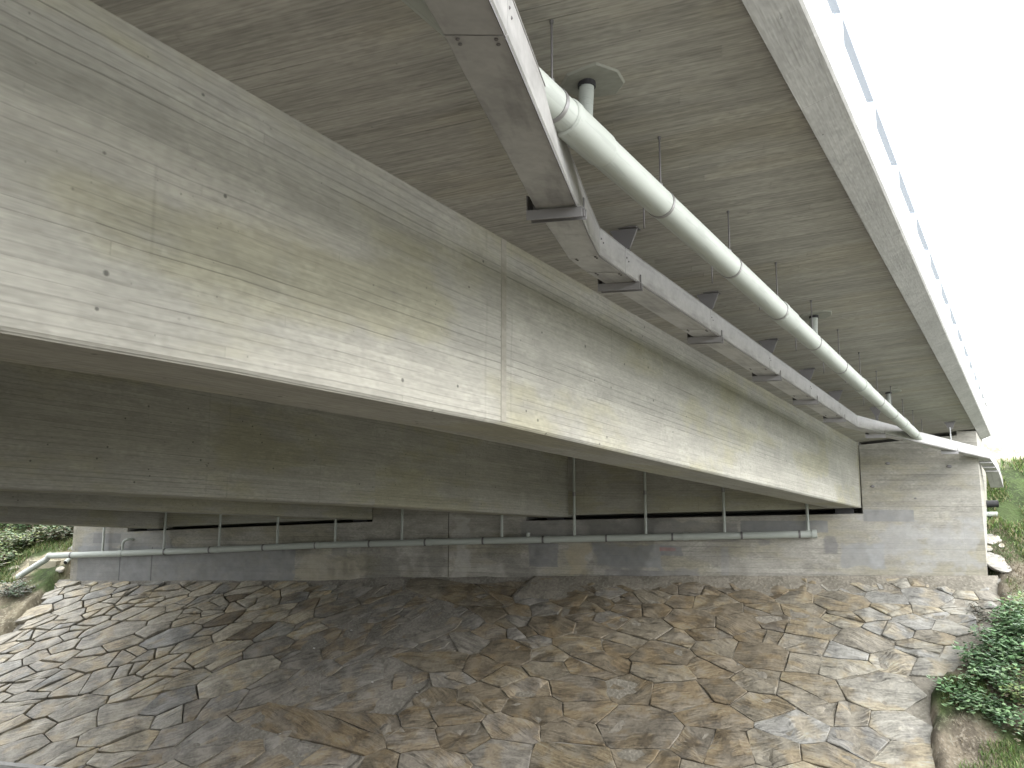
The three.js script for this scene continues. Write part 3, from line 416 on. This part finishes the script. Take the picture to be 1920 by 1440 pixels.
/* ---------- cable duct and its brackets ---------- */
{
  const t = thing('cable_duct', B(-1.6, 10, 1), 'grey sheet metal duct hung under the slab, bending beside the white pipe', 'duct');
  // right and left lower edges [a, b] with the height of the underside above the road
  const E = [[0.06, 19.9, -0.15, 19.95, 1.67], [-0.46, 18.33, -0.67, 18.39, 1.67], [-1.115, 16.41, -1.35, 16.46, 1.67], [-1.3, 15.87, -1.515, 15.93, 1.672], [-1.48, 15.33, -1.73, 15.27, 1.688], [-1.5, 14.86, -1.757, 14.95]];
  for (const b of [12.95, 10.95, 8.95, 7.0]) E.push([-1.5, b, -1.757, b + 0.09]);
  E.push([-1.5, 5.55, -1.745, 5.45], [-0.88, 3.6, -1.13, 3.52, 1.052], [-0.27, 1.72, -0.52, 1.64, 0.938], [0.29, 0.02, 0.02, -0.02, 0.835]);
  const secs = E.map(e => ({ r: [e[0], e[1]], l: [e[2], e[3]], y: e[4] ?? 0.883 + GR * (e[1] + 0.04) }));
  const Hd = 0.19, P = (p, y) => { const v = B(p[0], p[1], 0); v.y = EYE + y; return v; };
  for (let i = 0; i + 1 < secs.length; i++) {
    const s = secs[i], e = secs[i + 1], g = new Geo(), cut = (i === 1 || i > 4) ? 0.009 : 0.003;
    const mid = (p, q, k) => [lerp(p[0], q[0], k), lerp(p[1], q[1], k)], len = P(s.r, s.y).distanceTo(P(e.r, e.y)), k0 = cut / len, k1 = 1 - (i > 3 ? 0.003 : 0) / len;
    const pts = [k0, k1].map(k => { const r = mid(s.r, e.r, k), l = mid(s.l, e.l, k), y = lerp(s.y, e.y, k), c = 0.006, rl = Math.hypot(r[0] - l[0], r[1] - l[1]), q = c / rl, ri = mid(r, l, q), li = mid(l, r, q); return [P(ri, y), P(r, y + c), P(r, y + Hd - 0.012), P(r, y + Hd), P(l, y + Hd), P(l, y + c), P(li, y)]; });
    const n = 7; let v = 0; for (let a = 0; a < n; a++) { const b = (a + 1) % n, w = pts[0][a].distanceTo(pts[0][b]); g.quad(pts[0][a], pts[1][a], pts[1][b], pts[0][b], [i * 0.37, v], [i * 0.37 + len, v], [i * 0.37 + len, v + w], [i * 0.37, v + w]); v += w; }
    for (const q of pts) for (let a = 1; a + 1 < n; a++) g.tri(q[0], q[a], q[a + 1], [0, 0], [0.2, 0], [0.2, 0.2]);
    const m = part(t, 'duct_section', g.build(), zinc);
    // lid rim along the right side
    const lid = new Geo(), o = (p, dy) => p.clone().add(V3(0, dy, 0)); const out = B(1, 0, 0).sub(B(0, 0, 0)).normalize().multiplyScalar(0.004);
    lid.box((a, b, c) => { const q = (a < 0.5 ? pts[0] : pts[1])[b < 0.5 ? 4 : 3].clone(); if (b > 0.5) q.add(out); else q.sub(out); q.y += c; return q; }, 0, 1, 0, 1, 0.0005, 0.006); part(m, 'lid', lid.build(), zinc);
    const fl = new Geo(), up = P(s.r, 0), inw = pts[0][0].clone().sub(pts[0][1]); inw.y = 0; inw.normalize().multiplyScalar(0.004); fl.box((a, b, c) => { const q = (a < 0.5 ? pts[0] : pts[1])[0].clone(); if (b > 0.5) q.add(inw); q.y += c; return q; }, 0, 1, 0, 1, -0.012, -0.0006); part(m, 'lip_shade', fl.build(), steelDark);  // dark strip under the lower right edge: the lip's shade put in as colour
    if (i === 1 || i === 4 || (i > 4 && i < 10) || i === 11) for (const along of [0.028, 0.062]) for (const across of [0.2, 0.8]) { // bolt heads beside the joint
      const k = along / len, r = mid(s.r, e.r, k), l = mid(s.l, e.l, k), q = P(mid(r, l, across), lerp(s.y, e.y, k)); const bg = new THREE.SphereGeometry(0.0085, 8, 6); bg.scale(1, 0.7, 1); bg.translate(q.x, q.y - 0.002, q.z); part(m, 'bolt', bg, steelDark);
      if (across < 0.5) { const q2 = P(r, lerp(s.y, e.y, k) + 0.045 + (along > 0.04 ? 0.06 : 0.08)); const b2 = new THREE.SphereGeometry(0.007, 8, 6); b2.translate(q2.x, q2.y, q2.z); part(m, 'bolt', b2, steelDark); }
    }
  }
  { // last length, dropping behind the wing wall
    const g = new Geo(), A0 = [0.29, 0.02], A1 = [0.02, -0.02], q = [[P(A0, 0.835), P(A1, 0.835)], [B(0.41, -1.0, 0), B(0.13, -1.04, 0)], [B(0.47, -1.5, 0), B(0.19, -1.54, 0)]]; for (const v of q[1]) v.y = EYE + 0.56; for (const v of q[2]) v.y = EYE + 0.2;
    const m = part(t, 'duct_section', (() => { for (let i = 0; i < 2; i++) { const [r0, l0] = q[i], [r1, l1] = q[i + 1], u = v => v.clone().add(V3(0, 0.19, 0)); g.q(r0, r1, l1, l0); g.q(u(r0), u(l0), u(l1), u(r1)); g.q(r0, u(r0), u(r1), r1); g.q(l0, l1, u(l1), u(l0)); } return g.build(); })(), zinc);
    for (const k of [0.25, 0.6, 0.9]) { const a = q[0][0].clone().lerp(q[1][0], k), b = q[0][1].clone().lerp(q[1][1], k), f = new Geo(); f.box((x, y, z) => a.clone().lerp(b, x).add(V3(y * 0.5, z, -y * 0.8)), 0.02, 0.98, -0.02, 0.02, -0.03, -0.001); part(m, 'rib', f.build(), zinc); }
  }
  const names = ['nearest steel bracket under the slanting part of the duct', 'steel bracket just past the bend of the duct', 'second steel bracket past the bend of the duct', 'third steel bracket past the bend of the duct', 'fourth steel bracket past the bend of the duct', 'fifth steel bracket past the bend of the duct', 'dark bracket at the second bend of the duct, before the abutment', 'last bracket with a long thin rod hanging over the abutment wall'];
  const spots = [[-1.09, 16.42, 1.66], [-1.5, 14.6], [-1.5, 12.66], [-1.5, 10.5], [-1.5, 8.57], [-1.5, 6.65], [-1.21, 4.62, 1.10], [-0.24, 1.62, 0.932]];
  spots.forEach(([a, b, yy], i) => {
    const y = yy ?? 0.883 + GR * b, top = topR(a - 0.12), k = thing('duct_bracket', B(a - 0.12, b, top), names[i], 'bracket', 'steel brackets carrying the duct');
    const hh = y - GR * b, pl = new Geo(), last = i === 7, f = (x, z, h) => B(a + x, b + z, h);
    const tp = topR(a - 0.1);
    { const q = [[-0.23, 0], [-0.0, 0.02], [-0.07, -0.16], [-0.14, -0.17]], F = z => q.map(([x, h]) => f(x, z, tp + h - 0.001)), u = F(0.004), v = F(-0.01); pl.q(u[0], u[1], u[2], u[3]); pl.q(v[1], v[0], v[3], v[2]); for (let c = 0; c < 4; c++) { const d = (c + 1) % 4; pl.q(u[d], u[c], v[c], v[d]); } pl.box(f, -0.23, 0.0, -0.05, 0.044, tp - 0.006, tp + 0.002); }
    part(k, 'hanger_plate', pl.build(), steelDark);
    if (last) part(k, 'rod', tube(f(-0.115, 0, tp - 0.12), f(-0.115, 0, hh + 0.191), 0.012, 10), paintRail);
    else { const p = new Geo(); p.box(f, -0.135, -0.095, -0.05, -0.012, hh + 0.198, tp - 0.05); part(k, 'post', p.build(), steelDark); }
    const w = 0.06, ch = new Geo(); ch.box(f, -0.315, 0.012, -w / 2, w / 2, hh - 0.008, hh - 0.002); ch.box(f, -0.315, 0.012, -w / 2, -w / 2 + 0.006, hh - 0.062, hh - 0.0085); ch.box(f, -0.315, 0.012, w / 2 - 0.006, w / 2, hh - 0.062, hh - 0.0085); part(k, 'channel', ch.build(), steel);
    const st = new Geo(); st.box(f, -0.315, -0.309, -w / 2, w / 2, hh - 0.002, hh + 0.09); st.box(f, -0.313, -0.26, -w / 2 - 0.004, -w / 2, hh - 0.06, hh + 0.06); part(k, 'end_plate', st.build(), steelDark);
    const tk = new Geo(); tk.box(f, 0.006, 0.012, -0.006, 0.006, hh - 0.05, hh + 0.06); part(k, 'stud', tk.build(), steelDark);
  });
}

/* ---------- white drain pipe under the slab ---------- */
{
  const A = -0.815, H = 0.966, r = 0.087, c = b => B(A, b, H), ax = c(0).sub(c(1)).normalize();
  const t = thing('drain_pipe', c(10), 'long white plastic drain pipe hanging on thin rods under the slab edge', 'pipe');
  const cuts = [20.5, 17.02, 13.05, 9.1, 5.2, 1.9];
  for (let i = 0; i + 1 < cuts.length; i++) {
    const m = part(t, 'pipe_section', tube(c(cuts[i] + (i ? 0.1 : 0)), c(cuts[i + 1]), r, 28), pvc);
    if (i) { const s = cuts[i], prof = [[r + 0.001, -0.26], [r + 0.007, -0.235], [r + 0.007, 0.11], [r + 0.011, 0.122], [r + 0.011, 0.16], [r + 0.002, 0.175]].map(([x, y]) => new THREE.Vector2(x, y)); const g = toCreasedNormals(new THREE.LatheGeometry(prof, 28), 0.5); g.applyQuaternion(new THREE.Quaternion().setFromUnitVectors(V3(0, 1, 0), ax.clone().negate())); const q = c(s); g.translate(q.x, q.y, q.z); part(m, 'socket', g, pvc); }
  }
  for (let i = 0; i < 13; i++) {
    const b = 18.66 - 1.3555 * i, p = c(b), top = B(A, b, topR(A)); if (b < 2.2) break;
    const m = part(t, 'clamp', ring(p, ax, r + 0.0005, 0.004, 0.028), steel);
    part(m, 'rod', tube(p.clone().add(V3(0, r + 0.02, 0)), top.clone().add(V3(0, -0.001, 0)), 0.0055, 8), steelDark);
    const lug = new THREE.BoxGeometry(0.022, 0.045, 0.03); const q = p.clone().add(V3(0, r + 0.02, 0)); lug.translate(q.x, q.y, q.z); part(m, 'lug', lug, steel);
    const nut = tube(top.clone().add(V3(0, -0.018, 0)), top.clone().add(V3(0, -0.0005, 0)), 0.011, 6); part(m, 'nut', nut, steelDark);
  }
  for (const b of [16.72, 11.3, 5.98]) {
    const p = B(A - 0.1, b, topR(A - 0.1) - 0.01), q = B(A - 0.02, b - 0.02, H + 0.03), e = B(A - 0.1, b, H + 0.16);
    part(t, 'inlet_pipe', bend([p, e, q], 0.042, 16), pvc); part(t, 'collar', tube(p.clone().add(V3(0, -0.025, 0)), p.clone().add(V3(0, 0.004, 0)), 0.05, 18), black);
  }
  // loose threaded rods cast into the soffit behind the pipe
  for (let i = 0; i < 8; i++) { const b = 15.55 - 1.36 * i, a = -1.08, p = B(a, b, topR(a) - 0.001), q = B(a, b, topR(a) - (i % 3 === 2 ? 0.3 : 0.42)); const m = tag(part(scene, 'threaded_rod', tube(q, p, 0.005, 8), steelDark), 'thin threaded rod hanging free from the soffit behind the white pipe, ' + ['nearest', 'second', 'third', 'fourth', 'fifth', 'sixth', 'seventh', 'farthest'][i] + ' of the row', 'rod', 'loose threaded rods behind the white pipe'); }
}

/* ---------- collector pipe along the abutment ---------- */
{
  const N = 0.15, c = a => W(a, N, LU(a, [[-24.11, -1.69], [-20.6, -1.53], [-15.9, -1.282], [-11.4, -1.112], [-3.5, -0.862]])), r = 0.083;
  const t = thing('collector_pipe', c(-13), 'long white plastic pipe clamped along the abutment wall, falling to the left', 'pipe');
  const ja = [-3.55, -6.5, -9.84, -12.9, -15.95, -18.95, -21.95, -24.11];
  for (let i = 0; i + 1 < ja.length; i++) { const m = part(t, 'pipe_section', tube(c(ja[i]), c(ja[i + 1] + 0.002), r, 20), pvc); const d = c(ja[i + 1]).sub(c(ja[i])).normalize(); if (i < 6) part(m, 'socket', tube(c(ja[i + 1] + 0.16), c(ja[i + 1] + 0.03), r + 0.01, 20), pvc); }
  part(t, 'end_cap', tube(c(-3.47), c(-3.58), r + 0.014, 20), pvc);
  const e0 = c(-24.11), e1 = W(-25.15, 0.2, -2.3); part(t, 'pipe_section', bend([e0, c(-24.2), e0.clone().lerp(e1, 0.14), e0.clone().lerp(e1, 0.4), e1], r, 40), pvc);
  for (const a of [-3.85, -5.13, -6.72, -8.29, -9.85, -11.38, -12.9, -14.42, -15.93, -17.45, -19.05, -20.44, -21.9, -23.45]) {
    const m = part(t, 'clamp', ring(c(a), W(1, 0, 0).sub(W(0, 0, 0)), r + 0.0005, 0.008, 0.045), steelDark); part(m, 'wall_stud', tube(c(a).add(W(0, -r, 0).sub(W(0, 0, 0))), W(a, -0.02, c(a).y - EYE), 0.012, 8), steelDark);
  }
  // thin down pipes from the deck
  for (const [a, y1] of [[-22.45, 0.5], [-20.5, 0.6], [-18.8, 0.65], [-17.07, 0.7], [-15.4, 0.75], [-13.55, 0.85], [-10.9, 0.9], [-9.07, 0.98], [-7.34, 1.0], [-5.51, 1.05], [-3.65, 1.1]]) {
    const yb = c(a).y - EYE + r * 0.9, m = part(t, 'down_pipe', tube(W(a, 0.13, yb), W(a, 0.13, y1), 0.033, 12), pvc), yc = lerp(yb, y1, 0.52);
    part(m, 'socket', tube(W(a, 0.13, yc - 0.05), W(a, 0.13, yc + 0.05), 0.042, 12), steel);
  }
  part(t, 'elbow', bend([W(-21.6, -0.02, -1.2), W(-21.66, 0.1, -1.2), W(-21.78, 0.14, -1.26), W(-21.8, 0.15, -1.5)], 0.035, 24), pvc);
  part(t, 'stub', tube(W(-10.24, 0.14, -1.02), W(-10.22, 0.14, -0.9), 0.045, 14), pvc);
}

/* ---------- railing on the slab edge ---------- */
{
  const a = 0.14, t = thing('railing', B(a, 10, 1.9), 'slim pale steel railing along the outer edge of the bridge against the sky', 'railing');
  for (let b = 21.95; b > -3; b -= 1.37) {
    const p = new Geo(); p.box((x, y, h) => B(x, y, h), a - 0.03, a + 0.03, b - 0.018, b + 0.018, 1.88, 2.6); const m = part(t, 'post', p.build(), paintRail);
    const f = new Geo(); f.box((x, y, h) => B(x, y, h), a - 0.07, a + 0.07, b - 0.06, b + 0.06, 1.879, 1.893); part(m, 'foot_plate', f.build(), paintRail);
    const h = new Geo(); h.box((x, y, z) => B(x, y, z), a - 0.03, a + 0.03, b - 1.34, b - 0.03, 2.6, 2.64); part(t, 'handrail', h.build(), railMat);
  }
}

/* ---------- plants and small things on the banks ---------- */
const leafMat = new THREE.MeshPhysicalMaterial({ vertexColors: true, roughness: 0.75, side: THREE.DoubleSide, transmission: 0.3, thickness: 0 });
const stemMat = new THREE.MeshStandardMaterial({ color: rgb(0.12, 0.09, 0.055), roughness: 0.9 });
function leafGeo(list) { // list of [position, direction along the leaf, side, length, width, colour]
  const pos = [], col = [], idx = []; let k = 0;
  for (const [p, d, s, L, w, c] of list) {
    const up = d.clone().cross(s).normalize(), at = (t, x, z) => p.clone().addScaledVector(d, t * L).addScaledVector(s, x * w).addScaledVector(up, z * w);
    for (const v of [at(0, 0, 0), at(0.35, 0.5, 0.18), at(0.38, 0, 0), at(0.35, -0.5, 0.18), at(0.75, 0.32, 0.06), at(0.75, -0.32, 0.06), at(1, 0, -0.15)]) { pos.push(v.x, v.y, v.z); col.push(...c); }
    idx.push(k, k + 1, k + 2, k, k + 2, k + 3, k + 1, k + 4, k + 2, k + 2, k + 4, k + 6, k + 2, k + 6, k + 5, k + 2, k + 5, k + 3); k += 7;
  }
  const g = new THREE.BufferGeometry(); g.setAttribute('position', new THREE.Float32BufferAttribute(pos, 3)); g.setAttribute('color', new THREE.Float32BufferAttribute(col, 3)); g.setIndex(idx); g.computeVertexNormals(); return g;
}
function bush(name, label, group, a, n, rx, h, count, leaf, cols, seed, cat = 'bush') {
  const R = mulberry(seed), base = W(a, n, groundY(a, n) - 0.03), t = thing(name, base, label, cat, group), leaves = [], stems = [];
  const ns = Math.round(7 + rx * 14);
  for (let i = 0; i < ns; i++) {
    const ph = R() * 6.283, reach = rx * (0.35 + 0.75 * R()), hh = h * (0.45 + 0.6 * R()), e = V3(Math.cos(ph) * reach, hh, Math.sin(ph) * reach * 0.9), slopeDrop = groundY(a + e.x, n + e.z) - groundY(a, n); e.y += clamp(slopeDrop, -0.6, 0.6) * 0.8;
    const m = V3(e.x * 0.35, hh * 0.75, e.z * 0.35), cv = new THREE.QuadraticBezierCurve3(V3(0, 0, 0), m, e); const sg = new THREE.TubeGeometry(cv, 5, 0.006 + 0.004 * R(), 4); sg.translate(base.x, base.y, base.z); stems.push(sg);
    const per = Math.round(count / ns), tone = R();
    for (let k = 0; k < per; k++) {
      const u = Math.pow(R(), 0.6), p = cv.getPoint(0.2 + 0.8 * u), sp = leaf * (1.1 + 1.6 * R()); p.add(V3((R() - 0.5) * sp * 2, (R() - 0.4) * sp * 1.3, (R() - 0.5) * sp * 2)); p.add(base);
      const th = R() * 6.283, d = V3(Math.cos(th), -0.35 + 0.7 * R(), Math.sin(th)).normalize(), s = V3(-Math.sin(th), (R() - 0.5) * 0.9, Math.cos(th)).normalize(), L = leaf * (0.6 + 0.8 * R());
      const c = cols[Math.floor(clamp(tone * 0.7 + R() * 0.5, 0, 0.999) * cols.length)], b = 0.7 + 0.6 * R(); leaves.push([p, d, s, L, L * (0.62 + 0.25 * R()), [c[0] * b, c[1] * b, c[2] * b]]);
    }
  }
  part(t, 'foliage', leafGeo(leaves), leafMat); part(t, 'stem', mergeGeometries(stems), stemMat);
}
const G1 = [[0.05, 0.115, 0.045], [0.08, 0.175, 0.06], [0.12, 0.24, 0.09], [0.18, 0.29, 0.13]], G2 = [[0.09, 0.11, 0.04], [0.13, 0.14, 0.05], [0.16, 0.13, 0.07], [0.07, 0.12, 0.04]], G3 = [[0.12, 0.12, 0.09], [0.17, 0.16, 0.125], [0.07, 0.09, 0.05], [0.22, 0.21, 0.17]], G4 = [[0.11, 0.2, 0.05], [0.19, 0.26, 0.07], [0.26, 0.3, 0.1], [0.08, 0.15, 0.05]];
bush('leafy_bush', 'tall dark green bush with large leaves at the right edge of the right stone pavement', null, -0.12, 1.95, 0.5, 0.75, 900, 0.1, G1, 11);
bush('leafy_bush', 'broad green bush creeping toward the lower right pavement, its leaves round and bluish green', null, -0.95, 2.75, 0.6, 0.5, 1000, 0.1, G1, 12);
bush('leafy_bush', 'low tip of green leafy runners lying nearest the right pavement', null, -1.45, 3.15, 0.42, 0.24, 420, 0.095, G1, 13);
bush('leafy_bush', 'yellowish brown leafed bush at the lower right edge of the view', null, -0.5, 3.2, 0.5, 0.5, 1000, 0.065, [...G2, ...G4], 14);
bush('dusty_shrub', 'dusty grey green shrub at the upper right edge of the right stone pavement', null, -0.32, 1.02, 0.38, 0.3, 600, 0.05, G3, 15);
bush('leafy_bush', 'small green bush beside the tall dark one at the right margin', null, 0.25, 1.5, 0.4, 0.5, 600, 0.095, [...G1, ...G4], 16);
bush('leafy_bush', 'dark green bush between the tall one and the creeping one on the right bank', null, -0.5, 2.35, 0.45, 0.55, 750, 0.1, G1, 17);
bush('leafy_bush', 'green bush at the right margin behind the creeping one', null, 0.1, 2.55, 0.5, 0.6, 800, 0.1, [...G1, ...G4], 18);
bush('leafy_bush', 'low green leafy patch at the foot of the yellowish bush', null, -1.0, 3.4, 0.42, 0.25, 520, 0.09, G1, 19);
bush('leafy_bush', 'low olive patch in the lower right corner', null, -0.5, 3.85, 0.4, 0.2, 500, 0.08, [...G4, ...G2], 20);
bush('dusty_shrub', 'grey dust covered shrub beside the upper left edge of the left stone pavement', null, -24.8, 0.8, 0.6, 0.34, 1100, 0.06, [...G3, G1[1]], 21);
[[-25.15, -2.3, 0.7, 0.6, 'green bush next to the left end of the abutment', [...G4, ...G4, ...G1]], [-26.0, -2.2, 0.8, 0.85, 'tall green bush behind the bend of the white collector pipe', [...G4, ...G4, ...G1]], [-27.0, -2.0, 0.8, 0.9, 'dark bluish green bush under the left end of the farthest girder', G1], [-28.0, -1.9, 0.8, 0.8, 'green bush at the far left margin under the girders', [...G1, ...G4]], [-26.35, -1.15, 0.7, 0.5, 'yellow green bush above the mouth of the white collector pipe', [...G4, ...G2]], [-27.2, -1.0, 0.7, 0.5, 'yellowish bush at the left margin, below the dark bluish one', [...G2, ...G4]], [-26.4, -0.35, 0.6, 0.35, 'low brown green bush left of the white pipe mouth', [...G2, ...G4]], [-25.3, -1.55, 0.4, 0.3, 'small olive bush behind the sloping concrete strip', G2], [-27.3, -3.6, 1.1, 1.0, 'dense green bush highest on the left bank', [...G1, ...G4]], [-25.6, -3.7, 1.0, 1.0, 'green bush high on the left bank beside the wing wall', [...G1, ...G4]]]
  .forEach(([a, n, r, h, l, c], i) => bush('leafy_bush', l, null, a, n, r, h, 900, 0.105, c, 31 + i));
function grass(label, boxes, count, hgt, seed, cols, wide = 1) {
  const R = mulberry(seed), pos = [], col = [], idx = []; let k = 0;
  for (let i = 0; i < count; i++) {
    const [a0, a1, n0, n1] = boxes[Math.floor(R() * boxes.length)], a = lerp(a0, a1, R()), n = lerp(n0, n1, R()); if (vn(a * 1.7, n * 1.7, seed) < 0.3 + 0.25 * R()) continue;
    if (a < 0.12 && n < 0.2 && a > -23.3) continue; if (n > 0 && a < rightEdge(n) + 0.1 && a > -23) continue;
    const p = W(a, n, groundY(a, n) - 0.01), th = R() * 6.283, h = hgt * (0.4 + 0.9 * R()), ln = h * (0.2 + 0.7 * R()), w = (0.004 + 0.005 * R()) * wide, dx = Math.cos(th), dz = Math.sin(th), c = cols[Math.floor(R() * cols.length)], b = 0.7 + 0.6 * R();
    for (const [f, ww] of [[0, w], [0.55, w * 0.8], [1, 0]]) for (const s of ww ? [-1, 1] : [0]) { pos.push(p.x + dx * ln * f * f - dz * s * ww, p.y + h * f * (1 - 0.25 * f), p.z + dz * ln * f * f + dx * s * ww); col.push(c[0] * b, c[1] * b, c[2] * b); }
    idx.push(k, k + 1, k + 3, k, k + 3, k + 2, k + 2, k + 3, k + 4); k += 5;
  }
  const g = new THREE.BufferGeometry(); g.setAttribute('position', new THREE.Float32BufferAttribute(pos, 3)); g.setAttribute('color', new THREE.Float32BufferAttribute(col, 3)); g.setIndex(idx); g.computeVertexNormals();
  tag(part(scene, 'grass', g, leafMat), label, 'grass', null, 'stuff');
}
const GG = [[0.09, 0.17, 0.035], [0.13, 0.22, 0.05], [0.17, 0.24, 0.07], [0.26, 0.24, 0.12]];
grass('green grass on the bank behind the right wing wall', [[0.55, 3.2, -3.7, -1.2], [0.9, 3.2, -3.6, 0.6]], 20000, 0.17, 61, [...GG, [0.22, 0.3, 0.1], [0.34, 0.31, 0.17], [0.06, 0.12, 0.03]], 1.8);
grass('short green grass at the lower right corner', [[-2.2, 0.6, 3.55, 5.8], [-2.2, 0.6, 3.55, 5.8], [-0.2, 1.5, 0.2, 4], [-2.3, -1.0, 2.7, 4.2]], 30000, 0.13, 62, GG);
grass('dry grass on the earth bank left of the abutment', [[-27, -24.2, -3, 0.4]], 16000, 0.16, 63, [[0.15, 0.21, 0.06], [0.26, 0.25, 0.12], [0.11, 0.19, 0.05]], 1.6);
grass('dead stalks and dry litter on the soil beside the right pavement', [[-1.9, 1.4, 0.2, 4.2], [0.15, 1.6, -1.4, 0.6]], 9000, 0.07, 64, [[0.24, 0.2, 0.13], [0.18, 0.15, 0.1], [0.3, 0.27, 0.19]]);
{ // rocks, pipe ends and blocks lying on the banks
  const rockMat = stoneMat(tSchA, 0.40, 0.385, 0.35), rock = (a, n, sx, sy, sz, seed, label) => {
    let g = new THREE.IcosahedronGeometry(1, 3); const p = g.attributes.position, uv = []; for (let i = 0; i < p.count; i++) { const v = V3(p.getX(i), p.getY(i), p.getZ(i)), k = 0.6 + 0.55 * vn(v.x * 1.6 + seed, v.y * 1.6 + v.z * 1.3, 5) + 0.2 * vn(v.x * 5 + seed, v.z * 5 + v.y * 4, 6); v.multiplyScalar(k); p.setXYZ(i, v.x * sx, clamp(v.y, -0.6, 0.4 + 0.15 * v.x) * sy, v.z * sz); uv.push(v.x * sx, v.z * sz); }
    g.setAttribute('uv', new THREE.Float32BufferAttribute(uv, 2)); g = toCreasedNormals(g, 0.4); g.rotateX(0.55); const c = W(a, n, groundY(a, n)); g.translate(c.x, c.y, c.z); tag(part(scene, 'rock', g, rockMat), label, 'rock', 'rocks on the banks'); };
  rock(0.36, -0.28, 0.3, 0.1, 0.34, 3, 'large flat pale rock at the foot of the right wing wall'); rock(0.5, -1.0, 0.26, 0.1, 0.2, 8, 'pale rock below the white pipe end on the right bank'); rock(0.32, -0.72, 0.09, 0.06, 0.09, 14, 'small rock between the two pale rocks by the wing wall'); rock(0.62, -0.75, 0.08, 0.06, 0.07, 19, 'little rock right of the two pale rocks by the wing wall'); rock(0.4, -1.5, 0.16, 0.08, 0.12, 23, 'rock directly under the white pipe end'); rock(0.5, -2.2, 0.1, 0.07, 0.08, 24, 'yellowish pebble above the black pipe end');
  rock(-25.72, -0.24, 0.16, 0.1, 0.1, 31, 'white stone left of the mouth of the collector pipe'); rock(-24.05, -0.15, 0.13, 0.09, 0.12, 35, 'grey clod at the left foot of the abutment');
  for (const [n, y, m, r, nm, l, cat] of [[-1.62, 0.1, pvc, 0.06, 'pipe_end', 'white pipe end sticking out beside the right wing wall', 'pipe'], [-1.9, 0.16, black, 0.09, 'pipe_end', 'black corrugated pipe end above the white one by the right wing wall', 'pipe']]) {
    const p = W(0.02, n, groundY(0.4, n) + y), q = W(n < -1.8 ? 0.98 : 0.86, n + 0.02, groundY(0.4, n) + y + 0.02), t = thing(nm, p, l, cat); part(t, 'tube', (() => { const prof = [[r * 0.86, 0], [r, 0]]; const L = p.distanceTo(q), N = m === black ? 16 : 2; for (let i = 1; i <= N; i++) prof.push([r * (m === black && i % 2 ? 0.9 : 1), L * i / N]); prof.push([r * 0.86, L], [r * 0.86, 0.02]); const g = toCreasedNormals(new THREE.LatheGeometry(prof.map(v => new THREE.Vector2(...v)), 18), 0.5); g.applyQuaternion(new THREE.Quaternion().setFromUnitVectors(V3(0, 1, 0), q.clone().sub(p).normalize())); g.translate(p.x, p.y, p.z); return g; })(), m);
    part(t, 'inner_wall', tube(p, p.clone().lerp(q, 0.9), r * 0.84, 14), black);
  }
  { const p = W(-24.2, -0.95, -1.62), q = W(-24.08, -0.35, -1.92), t = thing('pipe_end', p, 'short white pipe end slanting out of the earth at the left end of the abutment', 'pipe'); part(t, 'tube', tube(p, q, 0.06, 16), pvc); part(t, 'mouth', tube(q, q.clone().add(q.clone().sub(p).normalize().multiplyScalar(0.003)), 0.05, 16), black); }
  { const g = new Geo(), y = groundY(-24.8, -0.3); g.box((x, z, h) => W(-24.75 + x + 0.15 * z, -0.32 + z - 0.1 * x, y + h), -0.42, 0.42, -0.12, 0.12, -0.05, 0.17); tag(part(scene, 'concrete_block', g.build(), concrete(tPlain, { color: 0xd8d0b8 })), 'pale concrete block lying on the earth under the collector pipe', 'block'); }
  { const g = new Geo(); g.box((x, z, h) => { const y = lerp(-1.02, -1.75, x); return W(lerp(-23.61, -25.0, x), -1.0 - 0.25 * x + z, y + h); }, 0, 1, -0.12, 0.12, -0.3, 0); tag(part(scene, 'concrete_strip', g.build(), concrete(tPlain)), 'pale sloping concrete strip running down from the left end of the abutment', 'kerb'); }
}

[[-14.9, 2.1], [-14.2, 1.6], [-13.1, 2.9], [-12.0, 3.1], [-14.6, 4.1], [-11.3, 2.3]].forEach(([a, n], i) => { // litter
  const c = SP(a, n * SC, 0.07), g = new THREE.PlaneGeometry(0.05, 0.035, 3, 2), p = g.attributes.position; for (let k = 0; k < p.count; k++) p.setZ(k, 0.012 * Math.sin(k * 2.3 + i)); g.computeVertexNormals(); g.rotateX(-1.1); g.rotateY(i); g.translate(c.x, c.y, c.z);
  tag(part(scene, 'paper_scrap', g, new THREE.MeshStandardMaterial({ color: rgb(0.75, 0.75, 0.74), roughness: 0.8, side: THREE.DoubleSide })), ['second highest', 'highest', 'fourth highest', 'fifth highest', 'lowest', 'third highest'][i] + ' of the six tiny white scraps on the dark middle of the slope', 'litter', 'white scraps on the slope');
});
renderer.render(scene, camera);
